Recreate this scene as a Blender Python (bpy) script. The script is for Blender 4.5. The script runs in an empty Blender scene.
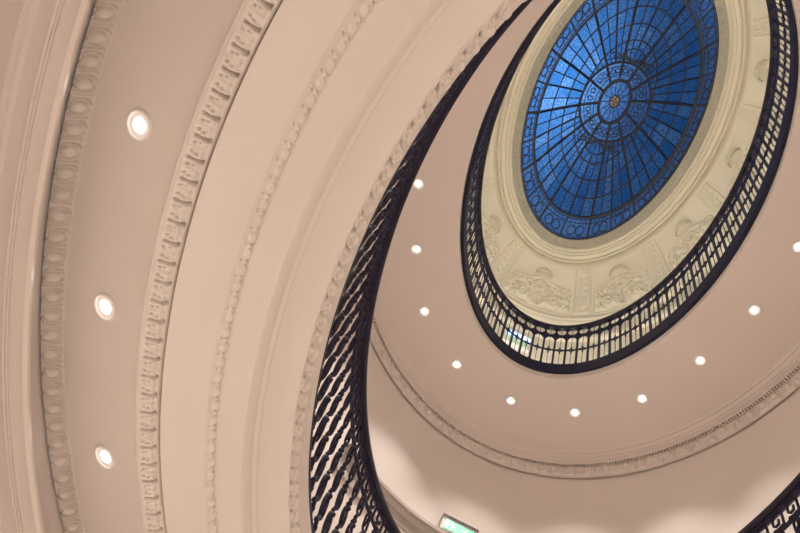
import bpy, math, random
import numpy as np
from mathutils import Matrix, Vector

random.seed(4); rng = np.random.default_rng(4)
S = bpy.context.scene
COL = S.collection
ZO = 1.6                                   # eye height; all heights below are measured from the eye
PI = math.pi

# ------------------------------------------------------------------ object helpers
def mesh(name, V, F, mat, parent=None, smooth=True):
    me = bpy.data.meshes.new(name)
    me.from_pydata([tuple(map(float, v)) for v in V], [], [tuple(int(i) for i in f) for f in F])
    if smooth:
        me.polygons.foreach_set('use_smooth', [True] * len(me.polygons))
    me.materials.append(mat); me.update()
    o = bpy.data.objects.new(name, me); COL.objects.link(o)
    if parent is not None: o.parent = parent
    return o

def grid_mesh(name, P, mat, parent=None, closed=False, smooth=True, cuts=()):
    """P: (nu, nv, 3) array of points; no faces are made across the column pairs listed in cuts"""
    nu, nv = P.shape[:2]
    I = np.arange(nu * nv).reshape(nu, nv)
    A = I if not closed else np.vstack([I, I[:1]])
    q = np.stack([A[:-1, :-1], A[1:, :-1], A[1:, 1:], A[:-1, 1:]], -1)
    q = q[:, [j for j in range(nv - 1) if j not in cuts]].reshape(-1, 4)
    me = bpy.data.meshes.new(name)
    me.vertices.add(nu * nv); me.vertices.foreach_set('co', P.reshape(-1).astype(np.float32))
    me.loops.add(q.size); me.loops.foreach_set('vertex_index', q.reshape(-1).astype(np.int32))
    me.polygons.add(len(q)); me.polygons.foreach_set('loop_start', np.arange(0, q.size, 4, dtype=np.int32))
    me.polygons.foreach_set('use_smooth', np.full(len(q), smooth))
    me.materials.append(mat); me.update(calc_edges=True); me.validate()
    o = bpy.data.objects.new(name, me); COL.objects.link(o)
    if parent is not None: o.parent = parent
    return o

def tag(o, label=None, cat=None, group=None, kind=None):
    if label: o['label'] = label
    if cat: o['category'] = cat
    if group: o['group'] = group
    if kind: o['kind'] = kind
    return o

def empty(name, loc=(0, 0, 0), rot=(0, 0, 0)):
    o = bpy.data.objects.new(name, None); COL.objects.link(o)
    o.location = loc; o.rotation_euler = rot; o.empty_display_size = 0.05
    return o

def link_copy(src, parent, mat=None):
    c = src.copy(); COL.objects.link(c); c.parent = parent
    if mat is not None: c.matrix_local = mat
    return c

class MB:
    def __init__(s): s.V = []; s.F = []
    def add(s, V, F):
        b = len(s.V); s.V += [tuple(v) for v in V]; s.F += [tuple(i + b for i in f) for f in F]
    def tube(s, pts, r, n=8, closed=False, ys=1.0, cap=True):
        """tube along pts; r scalar or list; ys stretches the section along local y"""
        pts = [Vector(p) for p in pts]; m = len(pts)
        rr = [r] * m if not hasattr(r, '__len__') else r
        V = []
        for i, p in enumerate(pts):
            a = pts[i - 1] if (i > 0 or closed) else p
            b = pts[(i + 1) % m] if (i < m - 1 or closed) else p
            t = (b - a).normalized()
            y = Vector((0, 1, 0)); y = (y - t * y.dot(t))
            if y.length < 1e-4: y = Vector((1, 0, 0)) - t * t.x
            y.normalize(); x = t.cross(y)
            for k in range(n):
                an = 2 * PI * k / n
                V.append(p + x * math.cos(an) * rr[i] + y * math.sin(an) * rr[i] * ys)
        F = []
        for i in range(m if closed else m - 1):
            j = (i + 1) % m
            for k in range(n):
                l = (k + 1) % n
                F.append((i * n + k, i * n + l, j * n + l, j * n + k))
        if not closed and cap:
            F.append(tuple(range(n))[::-1]); F.append(tuple((m - 1) * n + k for k in range(n)))
        s.add(V, F)
    def ball(s, c, rx, ry, rz, n=8, m=5):
        V = []; F = []
        for j in range(m + 1):
            th = PI * j / m
            for k in range(n):
                an = 2 * PI * k / n
                V.append((c[0] + rx * math.sin(th) * math.cos(an), c[1] + ry * math.sin(th) * math.sin(an), c[2] + rz * math.cos(th)))
        for j in range(m):
            for k in range(n):
                l = (k + 1) % n
                F.append((j * n + k, j * n + l, (j + 1) * n + l, (j + 1) * n + k))
        s.add(V, F)
    def box(s, x0, x1, y0, y1, z0, z1):
        V = [(x, y, z) for z in (z0, z1) for y in (y0, y1) for x in (x0, x1)]
        s.add(V, [(0, 2, 3, 1), (4, 5, 7, 6), (0, 1, 5, 4), (2, 6, 7, 3), (0, 4, 6, 2), (1, 3, 7, 5)])
    def prism(s, poly, y0, y1):
        n = len(poly)
        V = [(x, y0, z) for x, z in poly] + [(x, y1, z) for x, z in poly]
        F = [tuple(range(n)), tuple(range(2 * n - 1, n - 1, -1))] + [(i, i + n, (i + 1) % n + n, (i + 1) % n) for i in range(n)]
        s.add(V, F)
    def build(s, name, mat, parent=None, smooth=True):
        return mesh(name, s.V, s.F, mat, parent, smooth)

# ------------------------------------------------------------------ oval helpers
def arc_table(a, b):
    t = np.linspace(0, 2 * PI, 14401)
    L = np.concatenate([[0], np.cumsum(np.hypot(np.diff(a * np.cos(t)), np.diff(b * np.sin(t))))])
    return t, L

def phis_by_arc(a, b, d0, d1, n):
    """n+1 angles from d0 to d1 degrees spaced evenly along the oval; also their arc lengths"""
    t, L = arc_table(a, b); P = L[-1]
    def s_of(deg):
        k = math.floor(deg / 360.0); return k * P + np.interp(math.radians(deg - 360 * k), t, L)
    s = np.linspace(s_of(d0), s_of(d1), n + 1)
    k = np.floor(s / P)
    return np.interp(s - k * P, L, t) + 2 * PI * k, s, P

def pt(phi, a, b, z): return np.stack([a * np.cos(phi), b * np.sin(phi), np.full_like(phi, z + ZO) if np.ndim(phi) else z + ZO], -1)

def resample(prof, nv):
    p = np.array(prof, float)
    d = np.concatenate([[0], np.cumsum(np.linalg.norm(np.diff(p, axis=0), axis=1))]); d /= d[-1]
    v = np.linspace(0, 1, nv)
    return np.stack([np.interp(v, d, p[:, i]) for i in range(3)], 1), v

def sweep(name, prof, mat, parent=None, d0=0, d1=360, n=240, smooth=True, bmod=None, split=True):
    """prof: list of (a, b, z) rings. Corners stay crisp: ring points doubled."""
    full = abs(d1 - d0 - 360) < 1e-6
    am = sum(p[0] for p in prof) / len(prof); bm = sum(p[1] for p in prof) / len(prof)
    ph, s, P = phis_by_arc(am, bm, d0, d1, n)
    if full: ph = ph[:-1]
    rings = []; cuts = set()
    pr = list(prof)
    for i, p in enumerate(pr):
        rings.append(p)
        if split and 0 < i < len(pr) - 1:
            d0_ = np.array([p[0] - pr[i - 1][0], p[2] - pr[i - 1][2]]); d1_ = np.array([pr[i + 1][0] - p[0], pr[i + 1][2] - p[2]])
            c = d0_ @ d1_ / (np.linalg.norm(d0_) * np.linalg.norm(d1_) + 1e-12)
            if c < 0.88: cuts.add(len(rings) - 1); rings.append(p)   # crisp corner
    cs, sn = np.cos(ph), np.sin(ph)
    P3 = np.zeros((len(ph), len(rings), 3))
    for j, (a, b, z) in enumerate(rings):
        bb = b if bmod is None else b + bmod(np.abs(sn))
        P3[:, j, 0] = a * cs; P3[:, j, 1] = bb * sn; P3[:, j, 2] = z + ZO
    return grid_mesh(name, P3, mat, parent, closed=full, smooth=smooth, cuts=cuts)

def loop_sweep(name, prof, mat, parent=None, n=200, d0=0, d1=360):
    return sweep(name, list(prof) + [prof[0]], mat, parent, d0, d1, n, smooth=True, split=True)

def relief(name, prof, disp, pitch_n, mat, parent=None, d0=0, d1=360, ds=0.005, nv=14, phase=0.0, ref=None):
    """carved band: prof rings, disp(u, v, k) in metres toward the room; pitch_n motifs in the whole oval"""
    am = sum(p[0] for p in prof) / len(prof); bm = sum(p[1] for p in prof) / len(prof)
    _, _, Ptot = phis_by_arc(am, bm, 0, 1, 2)
    _, s2, _ = phis_by_arc(am, bm, d0, d1, 2)
    n = int((s2[-1] - s2[0]) / ds)
    full = abs(d1 - d0 - 360) < 1e-6
    ph, s, _ = phis_by_arc(am, bm, d0, d1, n)
    if full: ph = ph[:-1]; s = s[:-1]
    R, v = resample(prof, nv)
    cs, sn = np.cos(ph)[:, None], np.sin(ph)[:, None]
    P3 = np.stack([R[None, :, 0] * cs, R[None, :, 1] * sn, np.broadcast_to(R[None, :, 2] + ZO, (len(ph), nv))], -1)
    N = normals(P3, full, ref if ref is not None else (0, 0, R[:, 2].mean() + ZO - 1.5))
    pitch = Ptot / pitch_n
    uu = s / pitch + phase
    U = np.broadcast_to((uu % 1.0)[:, None], P3.shape[:2]); K = np.floor(uu)[:, None]
    Vv = np.broadcast_to(v[None, :], P3.shape[:2])
    P3 = P3 + N * disp(U, Vv, K)[..., None]
    return grid_mesh(name, P3, mat, parent, closed=full)

def normals(P, closed, ref):
    if closed: du = np.roll(P, -1, 0) - np.roll(P, 1, 0)
    else: du = np.gradient(P, axis=0)
    dv = np.gradient(P, axis=1)
    N = np.cross(du, dv); N /= np.linalg.norm(N, axis=-1, keepdims=True) + 1e-12
    sg = np.sign(((np.array(ref)[None, None] - P) * N).sum(-1, keepdims=True))
    return N * sg

def sstep(a, b, x):
    t = np.clip((x - a) / (b - a), 0, 1); return t * t * (3 - 2 * t)

# ------------------------------------------------------------------ materials
def nodes(name):
    m = bpy.data.materials.new(name); m.use_nodes = True
    nt = m.node_tree; b = nt.nodes['Principled BSDF']
    return m, nt, b

def plaster(name, col, rough=0.7, var=0.03, bump=0.02):
    m, nt, b = nodes(name)
    tc = nt.nodes.new('ShaderNodeTexCoord')
    n1 = nt.nodes.new('ShaderNodeTexNoise'); n1.inputs['Scale'].default_value = 2.2; n1.inputs['Detail'].default_value = 4
    mx = nt.nodes.new('ShaderNodeMix'); mx.data_type = 'RGBA'
    mx.inputs['A'].default_value = (*[c * (1 - var) for c in col], 1); mx.inputs['B'].default_value = (*[min(1, c * (1 + var)) for c in col], 1)
    nt.links.new(tc.outputs['Object'], n1.inputs['Vector']); nt.links.new(n1.outputs['Fac'], mx.inputs['Factor'])
    nt.links.new(mx.outputs['Result'], b.inputs['Base Color'])
    n2 = nt.nodes.new('ShaderNodeTexNoise'); n2.inputs['Scale'].default_value = 60; n2.inputs['Detail'].default_value = 3
    bp = nt.nodes.new('ShaderNodeBump'); bp.inputs['Strength'].default_value = bump; bp.inputs['Distance'].default_value = 0.004
    nt.links.new(tc.outputs['Object'], n2.inputs['Vector']); nt.links.new(n2.outputs['Fac'], bp.inputs['Height'])
    nt.links.new(bp.outputs['Normal'], b.inputs['Normal'])
    b.inputs['Roughness'].default_value = rough
    return m

def simple(name, col, rough=0.5, metal=0.0, emit=None, es=0.0):
    m, nt, b = nodes(name)
    n1 = nt.nodes.new('ShaderNodeTexNoise'); n1.inputs['Scale'].default_value = 25
    mr = nt.nodes.new('ShaderNodeMapRange'); mr.inputs['To Min'].default_value = max(0.02, rough - 0.08); mr.inputs['To Max'].default_value = min(1, rough + 0.08)
    nt.links.new(n1.outputs['Fac'], mr.inputs['Value']); nt.links.new(mr.outputs['Result'], b.inputs['Roughness'])
    b.inputs['Base Color'].default_value = (*col, 1); b.inputs['Metallic'].default_value = metal
    if emit: b.inputs['Emission Color'].default_value = (*emit, 1); b.inputs['Emission Strength'].default_value = es
    return m

M_PL = plaster('warm_plaster', (0.75, 0.698, 0.652))
M_PINK_SHADED = plaster('shaded_rose_beige', (0.655, 0.60, 0.565))  # pinkish wall colour, darkened to stand in for shade at the far left
M_CEIL = plaster('pale_plaster', (0.70, 0.635, 0.595))
M_DRUM = plaster('ivory_plaster', (0.76, 0.725, 0.62))
M_FRIEZE = plaster('stone_grey_paint', (0.40, 0.38, 0.32))
M_DOORHEAD = plaster('taupe_paint', (0.42, 0.37, 0.34))
M_FLOOR = plaster('marble_floor', (0.74, 0.68, 0.62), rough=0.4, var=0.1, bump=0.02)
M_CARPET = plaster('gallery_floor', (0.76, 0.70, 0.64), rough=0.8)
M_IRON = simple('painted_iron', (0.017, 0.015, 0.038), 0.55)
M_IRON.node_tree.nodes['Principled BSDF'].inputs['Specular IOR Level'].default_value = 0.25
M_RAIL = simple('dark_handrail', (0.018, 0.013, 0.030), 0.42)
M_RAIL.node_tree.nodes['Principled BSDF'].inputs['Specular IOR Level'].default_value = 0.3
M_LEDGE = plaster('satin_ledge_paint', (0.75, 0.685, 0.625), rough=0.26)
M_CAME = simple('lead_came', (0.006, 0.010, 0.022), 0.5)
M_RIM = simple('white_trim_ring', (0.80, 0.76, 0.72), 0.35)
M_LENS = simple('lamp_lens', (0.9, 0.9, 0.9), 0.3, emit=(1.0, 0.93, 0.86), es=9.0)
M_SIGNBOX = simple('white_plastic', (0.68, 0.66, 0.68), 0.4)
M_GREEN = simple('green_panel', (0.05, 0.5, 0.25), 0.4, emit=(0.33, 0.85, 0.55), es=0.66)
M_PICTO = simple('white_pictogram', (0.9, 0.95, 0.9), 0.4, emit=(0.75, 1.0, 0.85), es=0.75)
M_SIGNTOP = simple('dark_edge', (0.10, 0.085, 0.10), 0.5)
M_BLUE = simple('blue_lamp', (0.2, 0.3, 0.9), 0.3, emit=(0.35, 0.5, 1.0), es=3.0)
M_PALEGREEN = simple('pale_green_panel', (0.45, 0.6, 0.4), 0.4, emit=(0.5, 0.8, 0.45), es=0.25)
M_BRONZE = simple('amber_glass', (0.30, 0.22, 0.18), 0.4)

def glass_mat():
    m = bpy.data.materials.new('blue_cathedral_glass'); m.use_nodes = True
    nt = m.node_tree; nt.nodes.remove(nt.nodes['Principled BSDF']); out = nt.nodes['Material Output']
    N = nt.nodes.new; L = nt.links.new
    tc = N('ShaderNodeTexCoord')
    # ripple speckle of the cathedral glass
    n1 = N('ShaderNodeTexNoise'); n1.inputs['Scale'].default_value = 55; n1.inputs['Detail'].default_value = 2
    L(tc.outputs['Object'], n1.inputs['Vector'])
    att = N('ShaderNodeAttribute'); att.attribute_name = 'sheet'
    r1 = N('ShaderNodeMapRange'); r1.inputs['From Min'].default_value = 0.3; r1.inputs['From Max'].default_value = 0.75
    r1.inputs['To Min'].default_value = 0.0; r1.inputs['To Max'].default_value = 1.0
    L(n1.outputs['Fac'], r1.inputs['Value'])
    mul = N('ShaderNodeMath'); mul.operation = 'MULTIPLY'; L(r1.outputs['Result'], mul.inputs[0]); L(att.outputs['Fac'], mul.inputs[1])
    mx = N('ShaderNodeMix'); mx.data_type = 'RGBA'
    mx.inputs['A'].default_value = (0.002, 0.125, 0.40, 1); mx.inputs['B'].default_value = (0.27, 0.47, 0.78, 1)
    L(mul.outputs[0], mx.inputs['Factor'])
    tr = N('ShaderNodeBsdfTranslucent'); L(mx.outputs['Result'], tr.inputs['Color'])
    tp = N('ShaderNodeBsdfTransparent'); L(mx.outputs['Result'], tp.inputs['Color'])
    gl = N('ShaderNodeBsdfGlossy'); gl.inputs['Roughness'].default_value = 0.25; gl.inputs['Color'].default_value = (0.6, 0.7, 0.9, 1)
    m1 = N('ShaderNodeMixShader'); m1.inputs[0].default_value = 0.25; L(tr.outputs[0], m1.inputs[1]); L(tp.outputs[0], m1.inputs[2])
    m2 = N('ShaderNodeMixShader'); m2.inputs[0].default_value = 0.012; L(m1.outputs[0], m2.inputs[1]); L(gl.outputs[0], m2.inputs[2])
    L(m2.outputs[0], out.inputs['Surface'])
    return m
M_GLASS = glass_mat()

# ------------------------------------------------------------------ rings measured from the place (a, b, z above the eye)
FL1 = 2.845; FL2 = 6.47; CEIL2 = 6.40
RB = (1.180, 2.045)                 # lower gallery opening
RU = (1.107, 1.885)                 # upper gallery opening
WU = (2.055, 2.712)                 # wall of the first gallery
bm_ledge = lambda s: -0.20 * sstep(0.62, 1.0, s)

# ------------------------------------------------------------------ setting: ground hall
def struct(o, label, cat): return tag(o, label, cat, kind='structure')

fl = sweep('floor', [(0.02, 0.03, -ZO), (2.6, 3.75, -ZO)], M_FLOOR, n=120)
struct(fl, 'pale marble floor of the oval hall under the galleries', 'floor')
o = sweep('wall_ground', [(2.40, 3.39, 2.745), (2.405, 3.395, 2.47), (2.42, 3.41, 2.46), (2.42, 3.42, -ZO - 0.0)], M_PINK_SHADED, n=200)
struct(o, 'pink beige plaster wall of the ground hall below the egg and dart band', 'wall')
led = [(2.405, 3.575, 2.47), (2.295, 3.468, 2.505), (2.287, 3.46, 2.50), (2.288, 3.462, 2.485), (2.300, 3.475, 2.470), (2.312, 3.487, 2.440),
       (2.322, 3.497, 2.428), (2.330, 3.505, 2.428), (2.330, 3.505, 2.420), (2.338, 3.513, 2.420), (2.338, 3.513, 2.412), (2.346, 3.521, 2.410),
       (2.350, 3.525, 2.375), (2.358, 3.533, 2.345), (2.376, 3.551, 2.343), (2.378, 3.553, 2.340), (2.380, 3.555, 2.330), (2.398, 3.573, 2.325), (2.40, 3.575, 2.15), (2.41, 3.585, 2.14), (2.425, 3.60, 2.14)]
o = empty('trim_1')
sweep('ledge_lip', led[:5], M_LEDGE, o, n=260, bmod=bm_ledge)['label'] = 'glossy upper lip'
sweep('stepped_moulding', led[4:], M_PINK_SHADED, o, n=260, bmod=bm_ledge)
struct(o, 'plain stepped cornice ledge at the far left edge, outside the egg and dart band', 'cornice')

# ------------------------------------------------------------------ setting: soffit of the first gallery, with its carved bands
sof = [(1.182, 2.040, FL1), (1.182, 2.040, 2.727)]
o = sweep('trim_2', [(1.30, 2.15, FL1 - 0.005), (1.178, 2.040, FL1 - 0.002), (1.180, 2.040, 2.800), (1.183, 2.037, 2.795), (1.186, 2.036, 2.728), (1.20, 2.05, 2.72)], M_PL, n=260)
struct(o, 'smooth cream fascia edge under the lower iron railing', 'trim')

def d_scroll(u, v, k):
    # running wave scroll: overlapping crescents with a drilled hollow between
    x = u; y = v
    h = 0.002 * np.ones_like(u)
    r = np.hypot((x - 0.42) / 0.42, (y - 0.50) / 0.46)
    h += 0.010 * np.exp(-((r - 0.80) / 0.20) ** 2) * sstep(0.0, 0.25, 1 - x)
    h += 0.008 * np.exp(-(r / 0.35) ** 2)
    xx = (x - 0.92); t = np.exp(-((y - (0.85 - 0.9 * np.abs(xx) * 1.5)) / 0.16) ** 2) * np.exp(-(xx / 0.22) ** 2)
    h += 0.008 * t
    hole = np.exp(-(((x - 0.93) / 0.10) ** 2 + ((y - 0.70) / 0.16) ** 2)) + 0.8 * np.exp(-(((x - 0.72) / 0.08) ** 2 + ((y - 0.25) / 0.13) ** 2))
    h -= 0.016 * hole
    h += 0.006 * sstep(0.93, 0.97, y)
    return h * sstep(0, 0.04, v) * sstep(0, 0.04, 1 - v)
o = relief('trim_3', [(1.186, 2.036, 2.728), (1.200, 2.062, 2.712), (1.216, 2.097, 2.700)], lambda u, v, k: np.where(d_scroll(u, v, k) < 0, 3.2, 2.0) * d_scroll(u, v, k), 139, M_PL, d0=105, d1=250, ds=0.0035, nv=24)
struct(o, 'running scroll band carved next to the lower iron railing', 'moulding')
o = sweep('trim_4', [(1.216, 2.097, 2.700), (1.25, 2.138, 2.690), (1.30, 2.200, 2.655), (1.328, 2.233, 2.628), (1.330, 2.236, 2.618), (1.338, 2.243, 2.612), (1.345, 2.250, 2.606), (1.347, 2.252, 2.596), (1.360, 2.264, 2.560), (1.371, 2.275, 2.550), (1.385, 2.290, 2.553)], M_PL, n=260)
struct(o, 'smooth cove with a stepped edge between scroll band and shell bead band', 'moulding')
o = sweep('ceiling_lower', [(1.385, 2.290, 2.553), (1.505, 2.435, 2.600), (1.552, 2.520, 2.602), (1.763, 2.713, 2.611), (1.765, 2.715, 2.655), (1.868, 2.81, 2.655), (1.885, 2.85, 2.670), (2.345, 3.398, 2.790), (2.42, 3.45, 2.80)], M_PL, n=260)
struct(o, 'warm beige underside of the first gallery with three round downlights', 'ceiling')

def d_bead(u, v, k):
    e = np.minimum(u, 1 - u)
    big = np.where(v > 0.42, np.abs(u - 0.5) / 0.36, np.hypot((u - 0.5) / 0.36, (v - 0.42) / 0.36))
    sml = np.where(v > 0.34, e / 0.13, np.hypot(e / 0.13, (v - 0.34) / 0.17))
    r = np.minimum(big, sml)
    h = 0.013 * (1 - sstep(0.90, 1.02, r)) * (1 - 0.8 * sstep(0.55, 0.95, v))
    h -= 0.020 * np.exp(-((r - 1.10) / 0.09) ** 2) * (1 - sstep(0.45, 0.75, v))
    h -= 0.016 * np.exp(-((e - 0.0) ** 2 / 0.004 + (v - 0.66) ** 2 / 0.008))
    h -= 0.004 * np.exp(-((big - 0.62) / 0.10) ** 2) * (v < 0.75)
    return h * sstep(0, 0.02, 1 - v)
o = relief('trim_5', [(1.500, 2.432, 2.597), (1.552, 2.520, 2.599)], d_bead, 181, M_PL, d0=120, d1=240, ds=0.0032, nv=22)
struct(o, 'slender band of shell beads, middle of the three carved soffit bands', 'moulding')

def d_leaf(u, v, k):
    v = (v - 0.19) / 0.45                          # the face of the band between its two edges
    e = np.minimum(u, 1 - u)                       # distance to the gap between two leaves
    scal = 0.07 + 0.07 * np.abs(np.cos(3 * PI * u)) # lobed tips on the inner side
    body = sstep(scal - 0.03, scal + 0.03, v)
    h = 0.015 * body + 0.003 * np.cos(2 * PI * 3 * (u - 0.5)) * body * (1 - sstep(0.5, 0.9, v))
    h += 0.004 * np.exp(-((u - 0.5) / 0.07) ** 2) * body * (1 - sstep(0.7, 0.9, v))
    h = np.where(v > 0.88, 0.013, h)
    gw = 0.036 + 0.05 * (1 - sstep(0.22, 0.34, v)) + 0.025 * np.exp(-((v - 0.70) / 0.06) ** 2)
    gap = (1 - sstep(gw, gw + 0.035, e)) * sstep(0.0, 0.05, v) * (1 - sstep(0.74, 0.79, v))
    h -= 0.045 * gap
    for cx, cy in ((0.30, 0.66), (0.70, 0.66), (0.24, 0.40), (0.76, 0.40)):
        h -= 0.024 * np.exp(-(((u - cx) / 0.045) ** 2 + ((v - cy) / 0.06) ** 2))
    return np.where((v < 0.0) | (v > 1.0), 0.004, h)
o = relief('trim_6', [(1.776, 2.726, 2.648), (1.776, 2.726, 2.622), (1.781, 2.731, 2.606), (1.830, 2.775, 2.602), (1.865, 2.807, 2.598), (1.876, 2.818, 2.604), (1.878, 2.822, 2.665)], d_leaf, 165, M_PL, d0=124, d1=236, ds=0.0022, nv=40)
struct(o, 'leaf band with dark slots between leaves, beside the round downlights', 'moulding')

def d_egg(u, v, k):
    e = np.minimum(u, 1 - u)
    r = np.hypot((u - 0.5) / 0.25, (v - 0.52) / 0.34)
    h = 0.026 * np.sqrt(np.clip(1 - r * r, 0, 1))
    h = np.maximum(h, 0.022 * np.exp(-((r - 1.40) / 0.13) ** 2))
    h -= 0.016 * np.exp(-((r - 1.13) / 0.06) ** 2)
    h = np.maximum(h, 0.018 * np.clip(1 - e / (0.045 + 0.05 * v), 0, 1))
    h -= 0.016 * (1 - sstep(0.015, 0.05, np.abs(e - 0.10))) * (np.abs(v - 0.5) > 0.33)
    h = h * sstep(0.05, 0.10, v)
    return np.maximum(h, 0.013 * np.maximum(sstep(0.95, 0.97, v), 1 - sstep(0.035, 0.055, v)))
o = relief('trim_7', [(2.338, 3.402, 2.792), (2.352, 3.404, 2.768), (2.372, 3.402, 2.742), (2.396, 3.390, 2.722), (2.400, 3.390, 2.712)], d_egg, 191, M_PL, d0=120, d1=240, ds=0.0035, nv=32, phase=0.35)
struct(o, 'broad egg and dart band along the outer left edge of the soffit', 'moulding')

# ------------------------------------------------------------------ setting: first gallery (floor, wall, cornice, ceiling)
o = sweep('floor_gallery', [(1.180, 2.042, FL1), (2.08, 2.74, FL1)], M_CARPET, n=160)
struct(o, 'walkway floor of the first gallery behind the lower railing', 'floor')
o = sweep('wall_upper', [(WU[0], WU[1], FL1), (WU[0], WU[1], 6.36)], M_CEIL, n=200)
struct(o, 'plain beige wall of the first gallery with the green exit sign', 'wall')

def d_frieze(u, v, k):
    h = 0.006 * np.abs(np.sin(PI * u)) * sstep(0.1, 0.3, v) * (1 - sstep(0.8, 0.95, v))
    r = np.hypot((u - 0.5) / 0.3, (v - 0.5) / 0.35)
    h += 0.008 * np.exp(-((r - 0.7) / 0.25) ** 2)
    h -= 0.006 * np.exp(-((np.minimum(u, 1 - u) / 0.08) ** 2 + ((v - 0.5) / 0.3) ** 2))
    return h + 0.012 * (1 - sstep(0.04, 0.07, v))
corn = empty('trim_8', (0, 0, 0)); struct(corn, 'cream dentil cornice around the ceiling of the first gallery', 'cornice')
relief('leaf_frieze', [(2.052, 2.708, 6.100), (2.046, 2.702, 6.108), (2.036, 2.700, 6.200), (2.026, 2.700, 6.258)], lambda u, v, k: 1.5 * d_frieze(u, v, k), 120, M_CEIL, corn, d0=-15, d1=200, ds=0.008, nv=26)
sweep('dentil_channel', [(2.030, 2.706, 6.250), (2.032, 2.708, 6.345), (1.996, 2.682, 6.345), (1.995, 2.682, 6.268)], M_CEIL, corn, n=220)
dm = MB()                                             # one row of little blocks hanging in the channel
ph, s_, P_ = phis_by_arc(2.013, 2.695, -15, 200, int(560 * 215 / 360))
for p in ph:
    c_, q_ = math.cos(p), math.sin(p); tx, ty = -2.013 * q_, 2.695 * c_; L_ = math.hypot(tx, ty); tx, ty = tx / L_, ty / L_
    V8 = []
    for z in (6.262, 6.350):
        for a_, b_ in ((2.031, 2.707), (1.9945, 2.6815)):
            for sg in (-1, 1): V8.append((a_ * c_ + tx * 0.0068 * sg, b_ * q_ + ty * 0.0068 * sg, z + ZO))
    dm.add(V8, [(0, 1, 3, 2), (4, 6, 7, 5), (0, 4, 5, 1), (2, 3, 7, 6), (0, 2, 6, 4), (1, 5, 7, 3)])
dm.build('dentil_course', M_CEIL, corn, smooth=False)
sweep('crown_moulding', [(1.995, 2.682, 6.268), (1.990, 2.677, 6.270), (1.988, 2.675, 6.298), (1.980, 2.669, 6.325), (1.974, 2.664, 6.328), (1.974, 2.664, 6.345), (1.955, 2.653, 6.368), (1.946, 2.649, 6.372), (1.946, 2.649, 6.386), (1.925, 2.63, CEIL2 + 0.002)], M_CEIL, corn, n=220)
o = sweep('ceiling_upper', [(2.06, 2.72, CEIL2), (1.125, 1.900, CEIL2), (1.122, 1.897, 6.47), (1.2, 1.97, FL2)], M_CEIL, n=220)
struct(o, 'plain beige ceiling of the first gallery with a ring of small downlights', 'ceiling')

# door head below the exit sign
o = sweep('trim_9', [(2.055, 2.712, 4.935), (1.985, 2.642, 4.925), (1.985, 2.642, 4.895), (2.000, 2.657, 4.890), (2.000, 2.657, 4.870), (2.020, 2.677, 4.835), (2.026, 2.683, 4.835), (2.026, 2.683, 4.750), (2.034, 2.691, 4.745), (2.034, 2.691, 4.650), (2.057, 2.714, 4.640)], M_DOORHEAD, d0=76, d1=124, n=60)
struct(o, 'grey stepped moulding on the gallery wall under the exit sign', 'moulding')

# ------------------------------------------------------------------ setting: second gallery and drum
o = sweep('floor_drum', [(1.12, 1.895, FL2), (1.72, 2.40, FL2)], M_CARPET, n=140)
struct(o, 'walkway floor of the upper gallery behind the upper railing', 'floor')
RIBS = [13.5, 40, 70.5, 109.5, 140, 166.5, 193.5, 220, 250.5, 289.5, 320, 346.5]
drum = empty('wall_drum'); struct(drum, 'ivory drum wall with plaster reliefs between upper railing and skylight', 'wall')
sweep('drum_wall', [(1.66, 2.335, FL2), (1.66, 2.335, 8.00), (1.625, 2.30, 8.01), (1.615, 2.29, 8.05), (1.635, 2.31, 8.07), (1.65, 2.325, 8.10), (1.65, 2.325, 8.36)], M_DRUM, drum, n=180)
sweep('cove_ledge', [(1.65, 2.325, 8.36), (1.60, 2.275, 8.37), (1.59, 2.265, 8.40), (1.575, 2.25, 8.41), (1.57, 2.245, 8.46), (1.585, 2.26, 8.47), (1.59, 2.265, 8.50)], M_DRUM, drum, n=180)
# concave cove the reliefs are cast in: t = 0 at its foot, 1 at its head
def cove(phi, t):
    a0, b0, z0 = 1.585, 2.26, 8.495; a1, b1, z1 = 1.200, 1.895, 9.035
    th = t
    w = th + 0.06 * np.sin(PI * th) * -1
    h = th + 0.09 * np.sin(PI * th)
    a = a0 + (a1 - a0) * w; b = b0 + (b1 - b0) * w; z = z0 + (z1 - z0) * h
    return np.stack([a * np.cos(phi), b * np.sin(phi), z + ZO], -1)
def cove_patch(name, d0, d1, t0, t1, nu, nv, disp, parent):
    ph = np.radians(np.linspace(d0, d1, nu))[:, None] * np.ones((1, nv)); t = np.linspace(t0, t1, nv)[None] * np.ones((nu, 1))
    P = cove(ph, t); N = normals(P, False, (0, 0, 7.5 + ZO))
    u = np.linspace(0, 1, nu)[:, None] * np.ones((1, nv)); v = np.linspace(0, 1, nv)[None] * np.ones((nu, 1))
    P = P + N * disp(u, v)[..., None]
    return grid_mesh(name, P, M_DRUM, parent)
def pil_half(i):  # half angular width of a pilaster, ~0.075 m each side
    r = math.radians(RIBS[i]); sp = math.hypot(1.4 * math.sin(r), 2.1 * math.cos(r))
    return math.degrees(0.088 / sp)
def d_guil(u, v):
    x = (u - 0.5) * 0.176                         # metres across
    y = v * 0.70
    h = 0.012 * np.ones_like(u)
    h += 0.006 * np.exp(-((np.abs(x) - 0.074) / 0.006) ** 2) + 0.005 * np.exp(-((np.abs(x) - 0.056) / 0.004) ** 2)
    p = 0.092; w = 0.036
    for sgn in (1, -1):
        c = sgn * w * np.sin(PI * y / p)
        h += 0.011 * np.exp(-((x - c) / 0.0065) ** 2) * (np.abs(x) < 0.046)
    yy = (y / p) % 1.0 - 0.5
    r = np.hypot(x, yy * p)
    h += 0.009 * np.exp(-((r - 0.014) / 0.006) ** 2)
    ed = sstep(0.0, 0.03, u) * sstep(0.0, 0.03, 1 - u)
    m = sstep(0.02, 0.05, v) * sstep(0.02, 0.05, 1 - v)
    return 1.4 * h * ed * m
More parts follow.
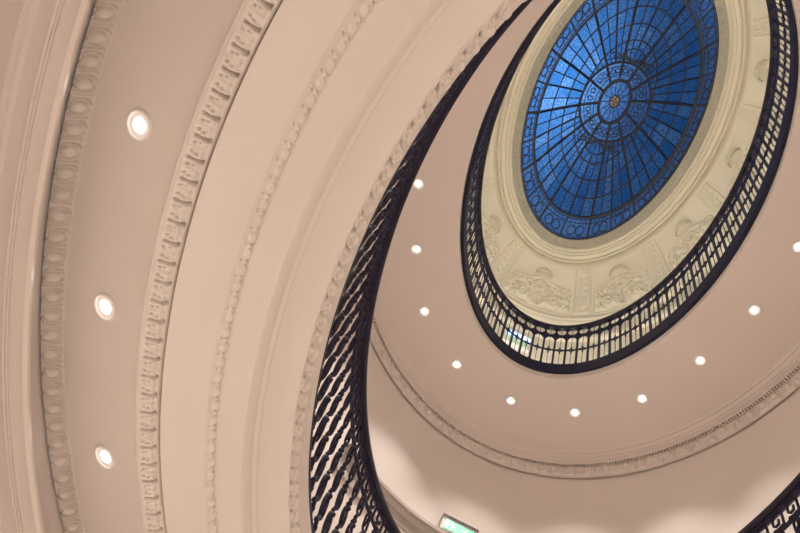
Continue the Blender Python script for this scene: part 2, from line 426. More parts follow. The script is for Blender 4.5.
def scroll_field(u, v, W, H):
    """acanthus scrolls mirrored about the middle of a bay; returns height in metres"""
    x = np.abs(u - 0.5) * W; y = v * H
    h = np.zeros_like(u)
    def ridge(pts, w, hh):
        nonlocal h
        d2 = np.full_like(u, 9.0)
        for px, py in pts: d2 = np.minimum(d2, (x - px) ** 2 + (y - py) ** 2)
        h = np.maximum(h, hh * np.exp(-d2 / (w * w)))
    def spiral(cx, cy, r0, turns, a0, sg):
        n = 60; out = []
        for i in range(n):
            t = i / (n - 1); r = r0 * (1 - 0.86 * t); a = a0 + sg * turns * 2 * PI * t
            out.append((cx + r * math.cos(a), cy + r * math.sin(a)))
        return out
    k = min(1.0, W / 0.85)
    ridge(spiral(0.20 * k, 0.13, 0.115 * k, 1.6, -PI / 2, 1), 0.017, 0.030)
    ridge(spiral(0.33 * k, 0.22, 0.075 * k, 1.4, PI / 2, -1), 0.014, 0.026)
    ridge(spiral(0.15 * k, 0.31, 0.060 * k, 1.3, -PI / 2, -1), 0.012, 0.022)
    ridge([(0.02 + 0.30 * k * t, 0.03 + 0.10 * math.sin(PI * t)) for t in np.linspace(0, 1, 40)], 0.018, 0.030)
    ridge([(0.004 + 0.008 * math.sin(40 * t), t) for t in np.linspace(0.05, 0.46, 40)], 0.008, 0.016)
    for i in range(9):
        t = i / 8.0; cx = (0.06 + 0.32 * t) * k; cy = 0.05 + 0.22 * t + 0.05 * math.sin(6 * t)
        a = 1.1 + 2.2 * t
        ridge([(cx + s * 0.055 * math.cos(a), cy + s * 0.055 * math.sin(a)) for s in np.linspace(-0.2, 1, 12)], 0.012, 0.026)
    for i in range(7):
        t = i / 6.0; cx = (0.08 + 0.26 * t) * k; cy = 0.43 - 0.10 * t
        ridge([(cx + s * 0.04 * math.cos(2.4), cy + s * 0.04 * math.sin(2.4)) for s in np.linspace(0, 1, 8)], 0.010, 0.014)
    lrng = random.Random(11)
    for i in range(46):                                # loose curled leaf tips that fill the lower field
        t = lrng.random(); cx = (0.03 + 0.40 * lrng.random()) * k; cy = 0.03 + 0.30 * lrng.random() ** 1.4 + 0.10 * (1 - cx / (0.43 * k))
        a = lrng.uniform(0, 2 * PI); cu = lrng.uniform(-30, 30); L = lrng.uniform(0.03, 0.07)
        ridge([(cx + L * q * math.cos(a + cu * L * q), cy + L * q * math.sin(a + cu * L * q)) for q in np.linspace(0, 1, 9)], lrng.uniform(0.006, 0.010), lrng.uniform(0.014, 0.034))
    h *= 1.6
    return h
H_C = 0.70
for i, rd in enumerate(RIBS):
    nx = RIBS[(i + 1) % 12] + (360 if i == 11 else 0)
    w0, w1 = pil_half(i), pil_half((i + 1) % 12)
    o = cove_patch('guilloche_pilaster', rd - w0, rd + w0, 0, 1, 45, 130, d_guil, drum)
    o['label'] = 'narrow strip of interlaced rings between two relief panels'
    d0, d1 = rd + w0, nx - w1
    mid = math.radians((d0 + d1) / 2); W = math.radians(d1 - d0) * math.hypot(1.4 * math.sin(mid), 2.1 * math.cos(mid))
    def d_panel(u, v):
        h = scroll_field(u, v, W, H_C)
        x = np.abs(u - 0.5) * W; e = np.minimum(u, 1 - u) * W; y = v * H_C
        ed = np.minimum(np.minimum(e, (1 - v) * H_C), y)
        h = h * sstep(0.035, 0.06, ed)
        return h + 0.007 * np.exp(-((ed - 0.022) / 0.007) ** 2)
    o = cove_patch('relief_panel', d0, d1, 0, 1, max(60, int(W / 0.007)), 110, d_panel, drum)
    o['label'] = 'plaster panel of acanthus scrolls under a shell'
    # projecting shell canopy in the upper part of the bay
    pc = np.array([math.radians((d0 + d1) / 2)])
    q = cove(pc, np.array([0.70]))[0]; q2 = cove(pc, np.array([0.74]))[0]; q3 = cove(pc + 0.002, np.array([0.70]))[0]
    up = Vector(q2 - q).normalized(); tg = Vector(q3 - q).normalized(); nn = tg.cross(up)
    if nn.dot(Vector((0, 0, 7.5 + ZO)) - Vector(q)) < 0: nn = -nn
    V = []; F = []; na, nr = 37, 9
    for ia in range(na):
        a = PI * ia / (na - 1)
        fl_ = 1 + 0.10 * abs(math.cos(a * 9))
        for ir in range(nr):
            r = ir / (nr - 1)
            px = 0.105 * r * math.cos(a) * (fl_ if r > 0.4 else 1); py = 0.095 * r * math.sin(a) * (fl_ if r > 0.4 else 1)
            hz = 0.105 * math.sqrt(max(0, 1 - r * r)) + (0.010 * abs(math.cos(a * 9)) * r * (1 - r) * 3)
            V.append(tuple(Vector(q) + tg * px + up * (py) + nn * (hz - 0.004)))
    for ia in range(na - 1):
        for ir in range(nr - 1):
            F.append((ia * nr + ir, ia * nr + ir + 1, (ia + 1) * nr + ir + 1, (ia + 1) * nr + ir))
    # under-lip that closes the half dome
    lip = [ia * nr for ia in range(1)]
    b = len(V)
    for ir in range(-8, 9):
        r = abs(ir) / 8; V.append(tuple(Vector(q) + tg * 0.105 * (ir / 8) + nn * (0.105 * math.sqrt(max(0, 1 - r * r)) - 0.004)))
    for ir in range(-8, 9): V.append(tuple(Vector(q) + tg * 0.105 * (ir / 8) - up * 0.012 + nn * -0.01))
    for k in range(16): F.append((b + k, b + k + 1, b + 17 + k + 1, b + 17 + k))
    mesh('shell_canopy', V, F, M_DRUM, o)

# oval frame around the skylight
fr = empty('trim_10'); struct(fr, 'ivory oval moulded frame around the blue skylight', 'moulding')
def frpt(t, z): return (0.886 + 0.284 * t, 1.569 + 0.296 * t, z)
def d_key(u, v, k):
    b = (np.abs(u - 0.5) < 0.36) & (np.abs(v - 0.5) < 0.30); c = (np.abs(u - 0.5) < 0.22) & (np.abs(v - 0.42) < 0.20)
    return 0.010 * b - 0.009 * c
o = relief('painted_frieze', [frpt(0.01, 9.158), frpt(0.04, 9.135), frpt(0.36, 9.105)], d_key, 90, M_FRIEZE, fr, ds=0.012, nv=12)
o['label'] = 'grey patterned inner border against the glass'
sweep('oval_moulding', [frpt(0.360, 9.105), frpt(0.364, 9.070), frpt(0.400, 9.058), frpt(0.448, 9.066), frpt(0.488, 9.095), frpt(0.520, 9.098), frpt(0.528, 9.080), frpt(0.552, 9.080),
     frpt(0.564, 9.098), frpt(0.616, 9.100), frpt(0.648, 9.070), frpt(0.712, 9.058), frpt(0.776, 9.062), frpt(0.812, 9.090), frpt(0.824, 9.104), frpt(0.840, 9.104), frpt(0.848, 9.078),
     frpt(0.888, 9.074), frpt(0.928, 9.085), frpt(0.956, 9.120), frpt(1.000, 9.132), frpt(1.020, 9.110), frpt(1.050, 9.060), (1.200, 1.895, 9.035)], M_DRUM, fr, n=260)

# ------------------------------------------------------------------ skylight
sky = empty('stained_glass_skylight', (0, 0, 9.16 + ZO))
tag(sky, 'oval blue stained glass skylight at the top of the stair hall', 'skylight')
GA, GB = 0.775, 1.290                     # inner edge of the flat border
RA, RBm = 0.892, 1.575                    # rim
AN = (0.370, 0.455); HB = (0.160, 0.250)  # ring of jewels and hub
def dz(x, y):
    r2 = np.minimum(1.0, (x / GA) ** 2 + (y / GB) ** 2)
    return 0.44 * (1 - r2)
def dome_pt(x, y, off=0.0): return (x, y, float(dz(x, y)) + off)
# glass sheet: polar grid of the oval
def build_glass():
    nr, na = 70, 288
    V = [(0, 0, 0.44)]; F = []
    for ir in range(1, nr + 1):
        t = ir / nr
        for ia in range(na):
            a = 2 * PI * ia / na; x = RA * t * math.cos(a); y = RBm * t * math.sin(a)
            V.append(dome_pt(x, y))
    for ia in range(na): F.append((0, 1 + ia, 1 + (ia + 1) % na))
    for ir in range(nr - 1):
        for ia in range(na):
            b = 1 + ir * na; c = b + na
            F.append((b + ia, c + ia, c + (ia + 1) % na, b + (ia + 1) % na))
    g = mesh('glass_dome', V, F, M_GLASS, sky)
    g['label'] = 'rippled blue cathedral glass'
    at = g.data.attributes.new('sheet', 'FLOAT', 'FACE')
    # every pane is cut from its own sheet, clearer or darker
    vals = []
    tbl = {}
    for p in g.data.polygons:
        c = p.center; ang = math.degrees(math.atan2(c.y / RBm, c.x / RA)) % 360
        sec = 0
        while sec < 12 and ang > RIBS[sec]: sec += 1
        lo = RIBS[sec - 1] if sec > 0 else RIBS[11] - 360; hi = RIBS[sec] if sec < 12 else RIBS[0] + 360
        q = int(4 * (ang - lo) / (hi - lo))
        rb = math.hypot(c.x / GA, c.y / GB); ra = math.hypot(c.x / AN[0], c.y / AN[1])
        k = 9 if rb > 1 else (8 if ra < 1 else int(rb * 6))
        key = (sec % 12, q, k)
        if key not in tbl: tbl[key] = random.choice((0.35, 0.5, 0.6, 0.7, 0.95)) if k < 8 else (random.uniform(0.4, 0.7) if math.hypot(c.x / HB[0], c.y / HB[1]) > 1 else 0.9)
        vals.append(tbl[key])
    at.data.foreach_set('value', vals)
    return g
build_glass()
def strip_pts(p0, p1, n=14):
    return [(p0[0] + (p1[0] - p0[0]) * t, p0[1] + (p1[1] - p0[1]) * t) for t in np.linspace(0, 1, n)]
def bar(mb, pts, w, d, closed=False):
    """flat-section bar following plan points, hanging just under the glass"""
    P = [Vector(dome_pt(x, y, -d * 0.5)) for x, y in pts]; m = len(P); V = []
    for i, p in enumerate(P):
        a = P[i - 1] if (i > 0 or closed) else p; b = P[(i + 1) % m] if (i < m - 1 or closed) else p
        t = (b - a).normalized(); sd = t.cross(Vector((0, 0, 1))).normalized(); up = sd.cross(t)
        for sx, sz in ((-1, -1), (1, -1), (1, 1), (-1, 1)): V.append(p + sd * sx * w / 2 + up * sz * d / 2)
    F = []
    for i in range(m if closed else m - 1):
        j = (i + 1) % m
        for k in range(4): F.append((i * 4 + k, i * 4 + (k + 1) % 4, j * 4 + (k + 1) % 4, j * 4 + k))
    if not closed: F += [(0, 3, 2, 1), tuple((m - 1) * 4 + k for k in range(4))]
    mb.add(V, F)
def oval_pts(a, b, n=96): return [(a * math.cos(2 * PI * i / n), b * math.sin(2 * PI * i / n)) for i in range(n)]
def hit(deg, a, b):
    """where the straight spoke that meets the rim at oval angle deg crosses oval a, b"""
    r = math.radians(deg); dx, dy = RA * math.cos(r), RBm * math.sin(r)
    k = 1 / math.hypot(dx / a, dy / b); return (dx * k, dy * k)
for d in RIBS:                                        # twelve iron ribs
    mb = MB(); bar(mb, strip_pts(hit(d, *HB), hit(d, RA, RBm), 24), 0.026, 0.034)
    mb.build('rib', M_CAME, sky, smooth=False)
mb = MB(); bar(mb, oval_pts(GA, GB), 0.026, 0.03, True); mb.build('border_ring', M_CAME, sky, smooth=False)
mb = MB(); bar(mb, oval_pts(*AN), 0.026, 0.03, True); mb.build('jewel_ring', M_CAME, sky, smooth=False)
mb = MB(); bar(mb, oval_pts(*HB), 0.034, 0.036, True); mb.build('hub_ring', M_CAME, sky, smooth=False)
mb = MB(); bar(mb, oval_pts(RA, RBm), 0.014, 0.02, True); mb.build('rim', M_CAME, sky, smooth=False)
A3 = (0.375, 0.72)
cm = MB()                                            # all lead cames of the field: pattern of one glazing
for a, b in ((0.640, 1.095), (0.507, 0.905), A3): bar(cm, oval_pts(a, b), 0.014, 0.014, True)
for a, b in ((GA + 0.022, GB + 0.035), (GA + 0.05, GB + 0.085), (RA - 0.014, RBm - 0.024), (0.325, 0.405), (0.215, 0.315)): bar(cm, oval_pts(a, b), 0.009, 0.01, True)
roundels = MB()
for i, d in enumerate(RIBS):
    nx = RIBS[(i + 1) % 12] + (360 if i == 11 else 0)
    for q in (1, 2, 3):
        dd = d + (nx - d) * q / 4
        top = hit(dd, RA, RBm) if q == 2 else hit(dd, GA, GB)
        ends = (70 < d % 180 < 110.1 or 69 < d % 180 < 71)
        bot = hit(dd, *AN)
        if 70 < (dd % 180) < 110: bot = hit(dd, 0.30, 0.64)
        bar(cm, strip_pts(bot, top, 18), 0.020 if q == 2 else 0.011, 0.014)
    for hf in range(2):
        e0 = d + (nx - d) * hf / 2; e1 = d + (nx - d) * (hf + 1) / 2
        for k in range(1, 5):                        # small oblong row inside the border
            dd = e0 + (e1 - e0) * k / 5
            bar(cm, strip_pts(hit(dd, GA + 0.022, GB + 0.035), hit(dd, GA + 0.05, GB + 0.085), 4), 0.008, 0.01)
        for k in (1, 2):                             # two roundels per half bay
            dd = e0 + (e1 - e0) * (0.33 if k == 1 else 0.67)
            p0 = hit(dd, GA + 0.052, GB + 0.09); p1 = hit(dd, RA - 0.016, RBm - 0.026)
            cx, cy = (p0[0] + p1[0]) / 2, (p0[1] + p1[1]) / 2
            qa = hit(dd - (e1 - e0) * 0.16, 0.85, 1.47); qb = hit(dd + (e1 - e0) * 0.16, 0.85, 1.47)
            tx, ty = (qb[0] - qa[0]) / 2, (qb[1] - qa[1]) / 2
            if math.hypot(tx, ty) > 0.055: tx, ty = [c_ * 0.055 / math.hypot(tx, ty) for c_ in (tx, ty)]
            rx, ry = (p1[0] - p0[0]) * 0.48, (p1[1] - p0[1]) * 0.48
            if math.hypot(rx, ry) > 0.060: rx, ry = [c_ * 0.060 / math.hypot(rx, ry) for c_ in (rx, ry)]
            ring = [(cx + tx * math.cos(2 * PI * j / 18) + rx * math.sin(2 * PI * j / 18), cy + ty * math.cos(2 * PI * j / 18) + ry * math.sin(2 * PI * j / 18)) for j in range(18)]
            bar(cm, ring, 0.013, 0.014, True)
    # jewels in the ring round the hub
    for k in (1, 2):
        dd = d + (nx - d) * (0.30 if k == 1 else 0.70)
        cx, cy = hit(dd, 0.275, 0.360)
        bar(cm, [(cx + 0.026 * math.cos(2 * PI * j / 12), cy + 0.026 * math.sin(2 * PI * j / 12)) for j in range(12)], 0.011, 0.012, True)
for i in range(14):                                  # rays of the hub
    a = 2 * PI * (i + 0.5) / 14
    bar(cm, strip_pts((0.05 * math.cos(a), 0.07 * math.sin(a)), (HB[0] * math.cos(a), HB[1] * math.sin(a)), 5), 0.008, 0.01)
cm.build('lead_cames', M_CAME, sky, smooth=False)
for sg in (1, -1):                                   # palmettes at the two ends of the jewel ring
    pm = MB()
    y0 = 0.455
    bar(pm, [(0.135 * math.cos(PI * t), sg * (y0 + 0.01 + 0.155 * math.sin(PI * t))) for t in np.linspace(0, 1, 24)], 0.015, 0.014)
    for k in range(7):
        a = PI * (k + 0.5) / 7
        bar(pm, [(0.015 * math.cos(a) + 0.105 * t * math.cos(a) + 0.018 * math.sin(3 * t) * (1 if a < PI / 2 else -1) * (abs(a - PI / 2) > .1), sg * (y0 + 0.02 + 0.12 * t * math.sin(a))) for t in np.linspace(0, 1, 8)], 0.012, 0.014)
    for sx in (1, -1):
        bar(pm, [(sx * (0.19 + 0.045 * (1 - t) * math.cos(9 * t)), sg * (y0 + 0.03 + 0.045 * (1 - t) * math.sin(9 * t))) for t in np.linspace(0, 0.95, 26)], 0.013, 0.014)
        bar(pm, [(sx * (0.07 + 0.03 * (1 - t) * math.cos(3 + 9 * t)), sg * (y0 + 0.05 + 0.03 * (1 - t) * math.sin(3 + 9 * t))) for t in np.linspace(0, 0.9, 20)], 0.012, 0.014)
        bar(pm, [(sx * (0.10 + 0.16 * t), sg * (y0 + 0.02 - 0.07 * t * t)) for t in np.linspace(0, 1, 12)], 0.012, 0.014)
    pm.build('palmette', M_CAME, sky, smooth=False)
V = [(0, 0, 0.425)] + [(0.047 * math.cos(2 * PI * i / 24), 0.066 * math.sin(2 * PI * i / 24), 0.43) for i in range(24)]
mesh('hub_boss', V, [(0, 1 + i, 1 + (i + 1) % 24) for i in range(24)], M_BRONZE, sky)['label'] = 'small amber disc at the centre'
mb = MB(); bar(mb, oval_pts(0.05, 0.07, 32), 0.012, 0.016, True); bar(mb, [(-.05, 0), (0, 0), (.05, 0)], 0.010, 0.014); bar(mb, [(0, -.07), (0, 0), (0, .07)], 0.010, 0.014)
mb.build('hub_setting', M_CAME, sky, smooth=False)

# light well of the roof above the glass
o = sweep('wall_lantern', [(0.96, 1.65, 9.14), (1.30, 2.00, 9.30), (2.35, 3.05, 9.30), (2.35, 3.05, 11.2)], M_DRUM, n=120)
struct(o, 'plain roof lantern wall above the skylight', 'wall')

# ------------------------------------------------------------------ railings
def place_on(src, first, root, phi, a, b, z, rz_off=0.0):
    x, y = a * math.cos(phi), b * math.sin(phi)
    tx, ty = -a * math.sin(phi), b * math.cos(phi)
    o = src if first else link_copy(src, root)
    o.location = (x, y, z); o.rotation_euler = (0, 0, math.atan2(ty, tx) + rz_off)
    return o

# lower railing: cast scroll balusters
low = empty('iron_railing', (0, 0, FL1 + ZO))
tag(low, 'nearer iron railing of fat oval scroll balusters, left and lower right corner', 'railing')
LA, LB = 1.206, 2.070
def rect_sec(a, b, h0, h1, z0, z1):                  # closed rectangular section rings
    return [(a + h0, b + h0, z0), (a + h1, b + h1, z0), (a + h1, b + h1, z1), (a + h0, b + h0, z1)]
def rail_ring(name, a, b, h0, h1, z0, z1, mat, root, base, bev=0.006, n=220):
    pr = [(h0 + bev, z0), (h1 - bev, z0), (h1, z0 + bev), (h1, z1 - bev), (h1 - bev, z1), (h0 + bev, z1), (h0, z1 - bev), (h0, z0 + bev)]
    o = loop_sweep(name, [(a + h, b + h, z - base) for h, z in pr], mat, root, n=n)
    for v in o.data.vertices: v.co.z -= ZO
    return o
rail_ring('bottom_rail', LA, LB, -0.030, 0.026, 0.0, 0.030, M_IRON, low, 0)
rail_ring('middle_rail', LA, LB, -0.010, 0.010, 0.752, 0.770, M_IRON, low, 0, bev=0.004)
rail_ring('handrail', LA, LB, -0.034, 0.036, 0.905, 0.952, M_RAIL, low, 0, bev=0.013)
rail_ring('top_bar', LA, LB, -0.014, 0.014, 0.890, 0.906, M_IRON, low, 0, bev=0.003)
def ell(cz, hh, hw, n=22, e=2.0, x0=0.0, lean=0.0):
    out = []
    for i in range(n):
        a = 2 * PI * i / n; c, s_ = math.cos(a), math.sin(a)
        x = hw * math.copysign(abs(c) ** (2 / e), c); z = hh * math.copysign(abs(s_) ** (2 / e), s_)
        out.append((x0 + x + lean * z, 0, cz + z))
    return out
def lower_baluster():
    m = MB()
    m.tube([(0.0, 0, 0.02), (-0.012, 0, 0.07), (-0.006, 0, 0.12), (0.006, 0, 0.170)], [0.010, 0.014, 0.012, 0.010], 8, ys=1.0)
    m.ball((0.010, 0, 0.055), 0.013, 0.016, 0.022); m.ball((-0.014, 0, 0.10), 0.012, 0.015, 0.020); m.ball((0.012, 0, 0.135), 0.011, 0.014, 0.018)
    m.tube(ell(0.245, 0.080, 0.025, lean=0.13), 0.0092, 8, True, ys=1.05)
    m.tube([(0.016 * (1 - t) * math.cos(7 * t + 1), 0, 0.245 + 0.050 * (1 - t) * math.sin(7 * t + 1)) for t in np.linspace(0, 0.95, 22)], 0.0072, 6, ys=1.1)
    m.ball((0, 0, 0.245), 0.010, 0.011, 0.016)
    m.ball((-0.010, 0, 0.336), 0.014, 0.013, 0.016); m.ball((0.012, 0, 0.346), 0.011, 0.012, 0.015); m.ball((0.002, 0, 0.372), 0.013, 0.013, 0.015)
    m.tube(ell(0.452, 0.067, 0.023, lean=0.11), 0.0088, 8, True, ys=1.05)
    m.tube([(0.014 * (1 - t) * math.cos(7 * t + 4), 0, 0.452 + 0.042 * (1 - t) * math.sin(7 * t + 4)) for t in np.linspace(0, 0.95, 20)], 0.007, 6, ys=1.1)
    m.ball((0, 0, 0.452), 0.009, 0.010, 0.014)
    for x, z, r in ((-0.010, 0.532, 0.015), (0.012, 0.540, 0.013), (0, 0.560, 0.016), (0.003, 0.588, 0.013), (-0.002, 0.610, 0.011)): m.ball((x, 0, z), r, r, r)
    m.tube(ell(0.684, 0.062, 0.023, e=3.2, lean=0.06), 0.0068, 8, True, ys=1.1)
    m.tube([(-0.004, 0, 0.725), (-0.006, 0, 0.690), (0.010, 0, 0.675), (0.008, 0, 0.650)], 0.007, 6, ys=1.6)
    m.tube([(0, 0, 0.74), (0, 0, 0.76)], 0.010, 8)
    return m
def key_scroll():
    m = MB()
    x, h = 0.034, 0.052; z = 0.832
    m.tube([(-x, 0, z - h), (-x, 0, z + h * .55), (-x * .7, 0, z + h), (x * .6, 0, z + h), (x, 0, z + h * .6), (x, 0, z - h * .1), (x * .6, 0, z - h * .4), (-0.002, 0, z - h * .35), (-0.006, 0, z + h * .2)], 0.0072, 8, ys=1.1)
    m.tube([(-x, 0, z - h * .9), (x * .3, 0, z - h), (x, 0, z - h * .85), (x * 1.15, 0, z - h * 1.0)], 0.007, 8, ys=1.1)
    m.tube([(x, 0, z + h * .8), (x * 1.1, 0, z + h * 1.12)], 0.008, 6)
    return m
NL = 94
ph, s_, P_ = phis_by_arc(LA, LB, 0, 360, NL)
vis = [p for p in ph[:-1] if (math.degrees(p) % 360) <= 44 or 116 <= (math.degrees(p) % 360) <= 243]
b0 = lower_baluster().build('baluster', M_IRON, low); k0 = key_scroll().build('key_scroll', M_IRON, low)
for i, p in enumerate(vis):
    place_on(b0, i == 0, low, p, LA, LB, 0); place_on(k0, i == 0, low, p, LA, LB, 0)

# upper railing: slim bars in two tiers with rosettes
upp = empty('iron_railing', (0, 0, FL2 + ZO))
tag(upp, 'farther iron railing of slim upright bars with rosettes, ringing the dome', 'railing')
UA, UB = 1.108, 1.905
zc = FL2
def z_(h): return h
rail_ring('bottom_rail', UA, UB, -0.022, 0.024, 0.0, 0.170, M_IRON, upp, 0)
rail_ring('middle_rail', UA, UB, -0.006, 0.006, 0.466, 0.476, M_IRON, upp, 0, bev=0.002)
rail_ring('upper_rail', UA, UB, -0.010, 0.010, 0.745, 0.782, M_IRON, upp, 0, bev=0.004)
rail_ring('handrail', UA, UB, -0.032, 0.024, 0.915, 0.965, M_RAIL, upp, 0, bev=0.014)
def web(m, x0, sx, z0, sz, w, h, t=0.006):
    """concave corner web filling the angle at (x0, z0)"""
    poly = [(x0, z0)] + [(x0 + sx * w * (1 - abs(math.sin(a)) ** 1.35), z0 + sz * h * (1 - abs(math.cos(a)) ** 1.35)) for a in np.linspace(0, PI / 2, 7)]
    m.prism(poly, -t, t)
sp_u = 9.62 / 92
def upper_baluster():
    m = MB(); w = 0.0092
    m.box(-w, w, -0.009, 0.009, 0.15, 0.92)
    g = sp_u / 2 - w
    for sx in (1, -1):
        x0 = sx * w * .8
        web(m, x0, sx, 0.165, 1, g, 0.055); web(m, x0, sx, 0.750, -1, g, 0.080)
        web(m, x0, sx, 0.778, 1, g, 0.060); web(m, x0, sx, 0.920, -1, g, 0.060)
        web(m, x0, sx, 0.471, 1, g * .5, 0.022); web(m, x0, sx, 0.471, -1, g * .5, 0.022)
    return m
def upper_spindle():
    m = MB(); w = 0.0022
    m.box(-w, w, -0.003, 0.003, 0.15, 0.92)
    ro = [(0.030 * math.cos(a) * (1 if k % 2 == 0 else 0.45), 0.471 + 0.036 * math.sin(a) * (1 if k % 2 == 0 else 0.45)) for k, a in enumerate(np.linspace(0, 2 * PI, 8, endpoint=False))]
    m.prism(ro, -0.009, 0.009)
    m.ball((0, 0, 0.525), 0.008, 0.009, 0.014); m.ball((0, 0, 0.417), 0.008, 0.009, 0.014)
    return m
NU = 92
ph, s_, P_ = phis_by_arc(UA, UB, 0, 360, 2 * NU)
ub = upper_baluster().build('baluster', M_IRON, upp, smooth=False); us = upper_spindle().build('rosette_spindle', M_IRON, upp, smooth=False)
c0 = c1 = True
for i, p in enumerate(ph[:-1]):
    if i % 2 == 0: place_on(ub, c0, upp, p, UA, UB, 0); c0 = False
    else: place_on(us, c1, upp, p, UA, UB, 0); c1 = False

# ------------------------------------------------------------------ downlights
def lathe(m, prof, n=28):
    V = []; F = []
    for r, z in prof:
        for k in range(n):
            a = 2 * PI * k / n; V.append((r * math.cos(a), r * math.sin(a), z))
    for j in range(len(prof) - 1):
        for k in range(n):
            l = (k + 1) % n; F.append((j * n + k, j * n + l, (j + 1) * n + l, (j + 1) * n + k))
    m.add(V, F)
def make_downlight(R, lens):
    t = empty('downlight')
    m = MB(); lathe(m, [(R, 0.004), (R, -0.006), (R * 0.93, -0.011), (R * 0.80, -0.010), (R * 0.76, -0.004), (R * 0.75, 0.004)]); m.build('trim_ring', M_RIM, t)
    m = MB(); lathe(m, [(R * 0.76, -0.004), (R * 0.70, -0.0025), (lens * R, -0.0015)]); m.build('reflector', M_RIM, t)
    m = MB(); lathe(m, [(lens * R * 1.02, 0.002), (lens * R * 0.98, -0.004), (lens * R * .8, -0.007), (0.0005, -0.009)]); m.build('lens', M_LENS, t)
    return t
def copy_tree(o):
    c = o.copy(); COL.objects.link(c)
    for ch in o.children: link_copy(ch, c)
    return c
# the three under the first gallery
d_low = make_downlight(0.064, 0.46)
low_spots = [(-2.078, -0.473, 'round white downlight near the top of the left soffit, highest of three', 0),
             (-2.088, 0.346, 'round white downlight halfway down the left soffit, middle of three', 0),
             (-1.966, 1.107, 'round white downlight at the bottom left of the soffit, lowest of three', 0)]
def soffit_z(x, y):                                   # height of the coffered soffit at x, y
    lo, hi = 0.0, 1.0
    for _ in range(30):
        m_ = (lo + hi) / 2; a = 1.885 + (2.345 - 1.885) * m_; b = 2.85 + (3.398 - 2.85) * m_
        if math.hypot(x / a, y / b) > 1: lo = m_
        else: hi = m_
    return 2.670 + 0.120 * lo
LAMPS = []
for i, (x, y, lb, _) in enumerate(low_spots):
    t = d_low if i == 0 else copy_tree(d_low)
    z = soffit_z(x, y)
    t.location = (x, y, z + ZO - 0.001)
    r = math.hypot(x / 2.1, y / 3.1); n = Vector((x / 2.1 ** 2, y / 3.1 ** 2, 0)).normalized()
    tilt = math.atan2(0.120, 0.47)
    t.rotation_mode = 'QUATERNION'; t.rotation_quaternion = Vector((0, 0, 1)).rotation_difference(Vector((-n.x * math.sin(tilt), -n.y * math.sin(tilt), math.cos(tilt))))
    tag(t, lb, 'downlight', 'downlights under the first gallery')
d_up = make_downlight(0.050, 0.48)
up_spots = [(165.5, 'beside the lower railing, highest at left'), (151.3, 'second from the top beside the lower railing'), (135.5, 'third from the top, right of the lower railing'),
            (115.7, 'right of the dentil cornice, lower left of the upper railing'), (91.0, 'below left of the bottom of the upper railing'), (66.8, 'lowest of the ring, below the bottom of the upper railing'),
            (45.8, 'just right of the lowest one'), (29.1, 'third from the right edge, near the lower right'), (14.1, 'second from the right edge'), (0.2, 'cut by the right edge of the picture')]
pos_up = [(-1.438, .633), (-1.273, 1.188), (-1.024, 1.714), (-.590, 2.090), (-.024, 2.225), (.527, 2.092), (.981, 1.715), (1.250, 1.185), (1.426, .610), (1.476, .009)]
for i, ((dg, w), (x, y)) in enumerate(zip(up_spots, pos_up)):
    t = d_up if i == 0 else copy_tree(d_up)
    t.location = (x, y, CEIL2 + ZO - 0.001)
    tag(t, 'small ceiling downlight ' + w, 'downlight', 'downlights in the first gallery ceiling')

# ------------------------------------------------------------------ signs
def wall_frame(phi, a, b):
    x, y = a * math.cos(phi), b * math.sin(phi); tx, ty = -a * math.sin(phi), b * math.cos(phi)
    return x, y, math.atan2(ty, tx)
ps = math.radians(93.6)
x, y, rz = wall_frame(ps, WU[0], WU[1])
ex = empty('exit_sign', (x, y, 5.015 + ZO), (0, 0, rz)); tag(ex, 'lit green emergency exit sign on the gallery wall above the grey moulding', 'sign')
# local x runs along the wall, +y towards the room
m = MB(); m.box(-0.145, 0.145, 0.0, 0.062, -0.055, 0.090); m.build('housing', M_SIGNBOX, ex, False)
m = MB(); m.box(-0.150, 0.150, -0.001, 0.075, 0.090, 0.100); m.build('top_cap', M_SIGNTOP, ex, False)['label'] = 'dark top edge'
m = MB(); m.box(-0.118, 0.118, 0.062, 0.066, -0.045, 0.062); m.build('green_panel', M_GREEN, ex, False)['label'] = 'green lit face'
m = MB()                                              # running figure, doorway and arrow
Y0, Y1 = 0.066, 0.068
m.ball((0.062, 0.067, 0.045), 0.009, 0.002, 0.009)
for (ax, az, bx, bz, w) in ((0.060, 0.034, 0.050, 0.005, 0.016), (0.050, 0.005, 0.066, -0.030, 0.010), (0.050, 0.005, 0.024, -0.024, 0.010), (0.060, 0.030, 0.082, 0.012, 0.007), (0.058, 0.030, 0.036, 0.020, 0.007), (-0.015, 0.010, -0.060, 0.010, 0.012)):
    d = Vector((bx - ax, 0, bz - az)).normalized(); n = Vector((-d.z, 0, d.x)) * w / 2
    m.prism([(ax + n.x, az + n.z), (bx + n.x, bz + n.z), (bx - n.x, bz - n.z), (ax - n.x, az - n.z)], Y0, Y1)
m.prism([(-0.055, 0.035), (-0.055, -0.015), (-0.085, 0.010)], Y0, Y1)
m.prism([(0.092, 0.050), (0.112, 0.050), (0.112, -0.035), (0.092, -0.035)], Y0, Y1)
m.build('pictogram', M_PICTO, ex, False)['label'] = 'pale running figure, arrow and door'

pd = math.radians(93.0)
x, y, rz = wall_frame(pd, 1.66, 2.335)
s2 = empty('emergency_sign', (x, y, 7.66 + ZO), (0, 0, rz)); tag(s2, 'small green sign under a blue-white lamp on the drum wall, seen through the upper railing', 'sign')
m = MB(); m.box(-0.14, 0.14, 0, 0.05, -0.10, 0.10); m.build('housing', M_SIGNBOX, s2, False)
m = MB(); m.box(-0.125, 0.125, 0.05, 0.054, -0.09, 0.035); m.build('green_panel', M_PALEGREEN, s2, False)
m = MB(); m.box(-0.13, 0.13, 0.05, 0.075, 0.045, 0.10); m.build('lamp_tube', M_BLUE, s2, False)['label'] = 'blue-white lamp'

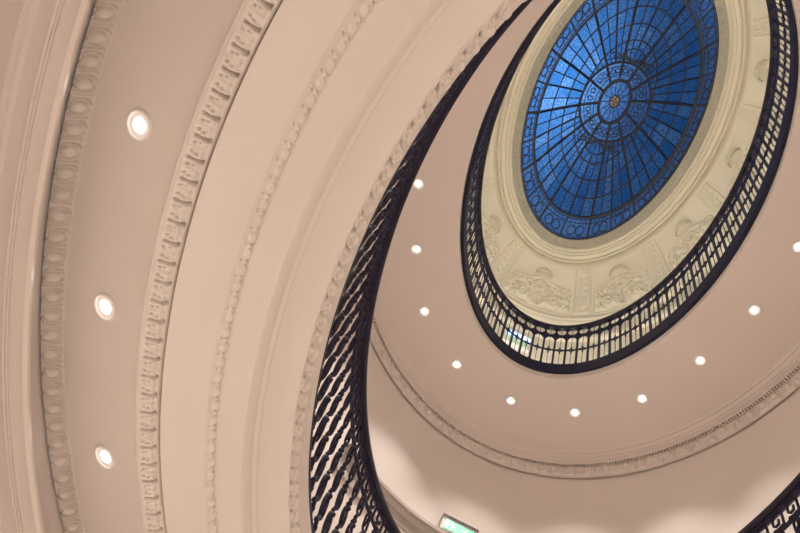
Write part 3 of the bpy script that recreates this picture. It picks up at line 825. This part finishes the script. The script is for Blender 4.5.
# ------------------------------------------------------------------ light
def lamp(kind, loc, power, col, size=0.05, rot=None, spot=None, blend=0.5):
    l = bpy.data.lights.new(kind.lower() + '_lamp', kind); l.energy = power; l.color = col
    if kind == 'SPOT': l.spot_size = spot; l.spot_blend = blend; l.shadow_soft_size = size
    elif kind == 'AREA': l.shape = 'DISK'; l.size = size
    else: l.shadow_soft_size = size
    o = bpy.data.objects.new(l.name, l); COL.objects.link(o); o.location = loc
    if rot: o.rotation_euler = rot
    return o
WARM = (1.0, 0.90, 0.82)
# downlights of the lower soffit, all round the oval
for x, y in [(p[0], p[1]) for p in low_spots] + [(2.05 * math.cos(a), 3.05 * math.sin(a)) for a in (2.15, 1.62, 1.1, 0.6, 0.15, -0.3, -0.8, -1.35, -1.9, -2.5)]:
    lamp('SPOT', (x, y, soffit_z(x, y) - 0.03 + ZO), 176, WARM, 0.04, spot=math.radians(66), blend=0.6)
# downlights of the first gallery ceiling
for x, y in pos_up + [(1.43, -.6), (1.25, -1.18), (.98, -1.7), (.52, -2.09), (0, -2.22), (-.55, -2.09), (-1.02, -1.71), (-1.27, -1.18), (-1.43, -.6)]:
    lamp('SPOT', (x, y, CEIL2 + ZO - 0.03), 165, WARM, 0.04, spot=math.radians(62), blend=1.0)
# unseen point lamps behind the upper railing, for warm cove light on the drum
for k in range(12):
    a = 2 * PI * (k + 0.5) / 12
    lamp('POINT', (1.45 * math.cos(a), 2.15 * math.sin(a), 6.95 + ZO), 8.0, (1.0, 0.91, 0.78), 0.08)

# dusk sky over the skylight
w = bpy.data.worlds.new('dusk_sky'); S.world = w; w.use_nodes = True
bg = w.node_tree.nodes['Background']; bg.inputs['Color'].default_value = (0.34, 0.55, 0.9, 1); bg.inputs['Strength'].default_value = 0.40
# unseen lamp added above the glass to brighten its left side
lamp('AREA', (-1.7, 0.0, 10.35 + ZO), 46, (0.80, 0.90, 1.0), 0.8, rot=(0, math.radians(-60), 0))

# ------------------------------------------------------------------ camera
f_px = 819.2
X = (0.9256600970735355, 0.3666552551948795, -0.09336652686406725)
Y = (-0.2963526901606129, 0.8560274718447075, 0.42354698733638296)
V = (0.23522004067521235, -0.36439112404823504, 0.9010497440095165)
right = Vector((X[0], Y[0], V[0])); down = Vector((X[1], Y[1], V[1])); fwd = Vector((X[2], Y[2], V[2]))
cam = bpy.data.cameras.new('camera'); cam.sensor_width = 36; cam.sensor_fit = 'HORIZONTAL'; cam.lens = 36 * f_px / 800; cam.clip_start = 0.02
co = bpy.data.objects.new('camera', cam); COL.objects.link(co)
R = Matrix((right, -down, -fwd)).transposed().to_4x4()
co.matrix_world = Matrix.Translation((-0.69655, -1.60756, ZO)) @ R
S.camera = co
S.view_settings.view_transform = 'Standard'; S.view_settings.look = 'None'
S.view_settings.gamma = 1; S.view_settings.use_curve_mapping = False; S.view_settings.exposure = 0.0
S.cycles.max_bounces = 10; S.cycles.diffuse_bounces = 6; S.cycles.transparent_max_bounces = 8
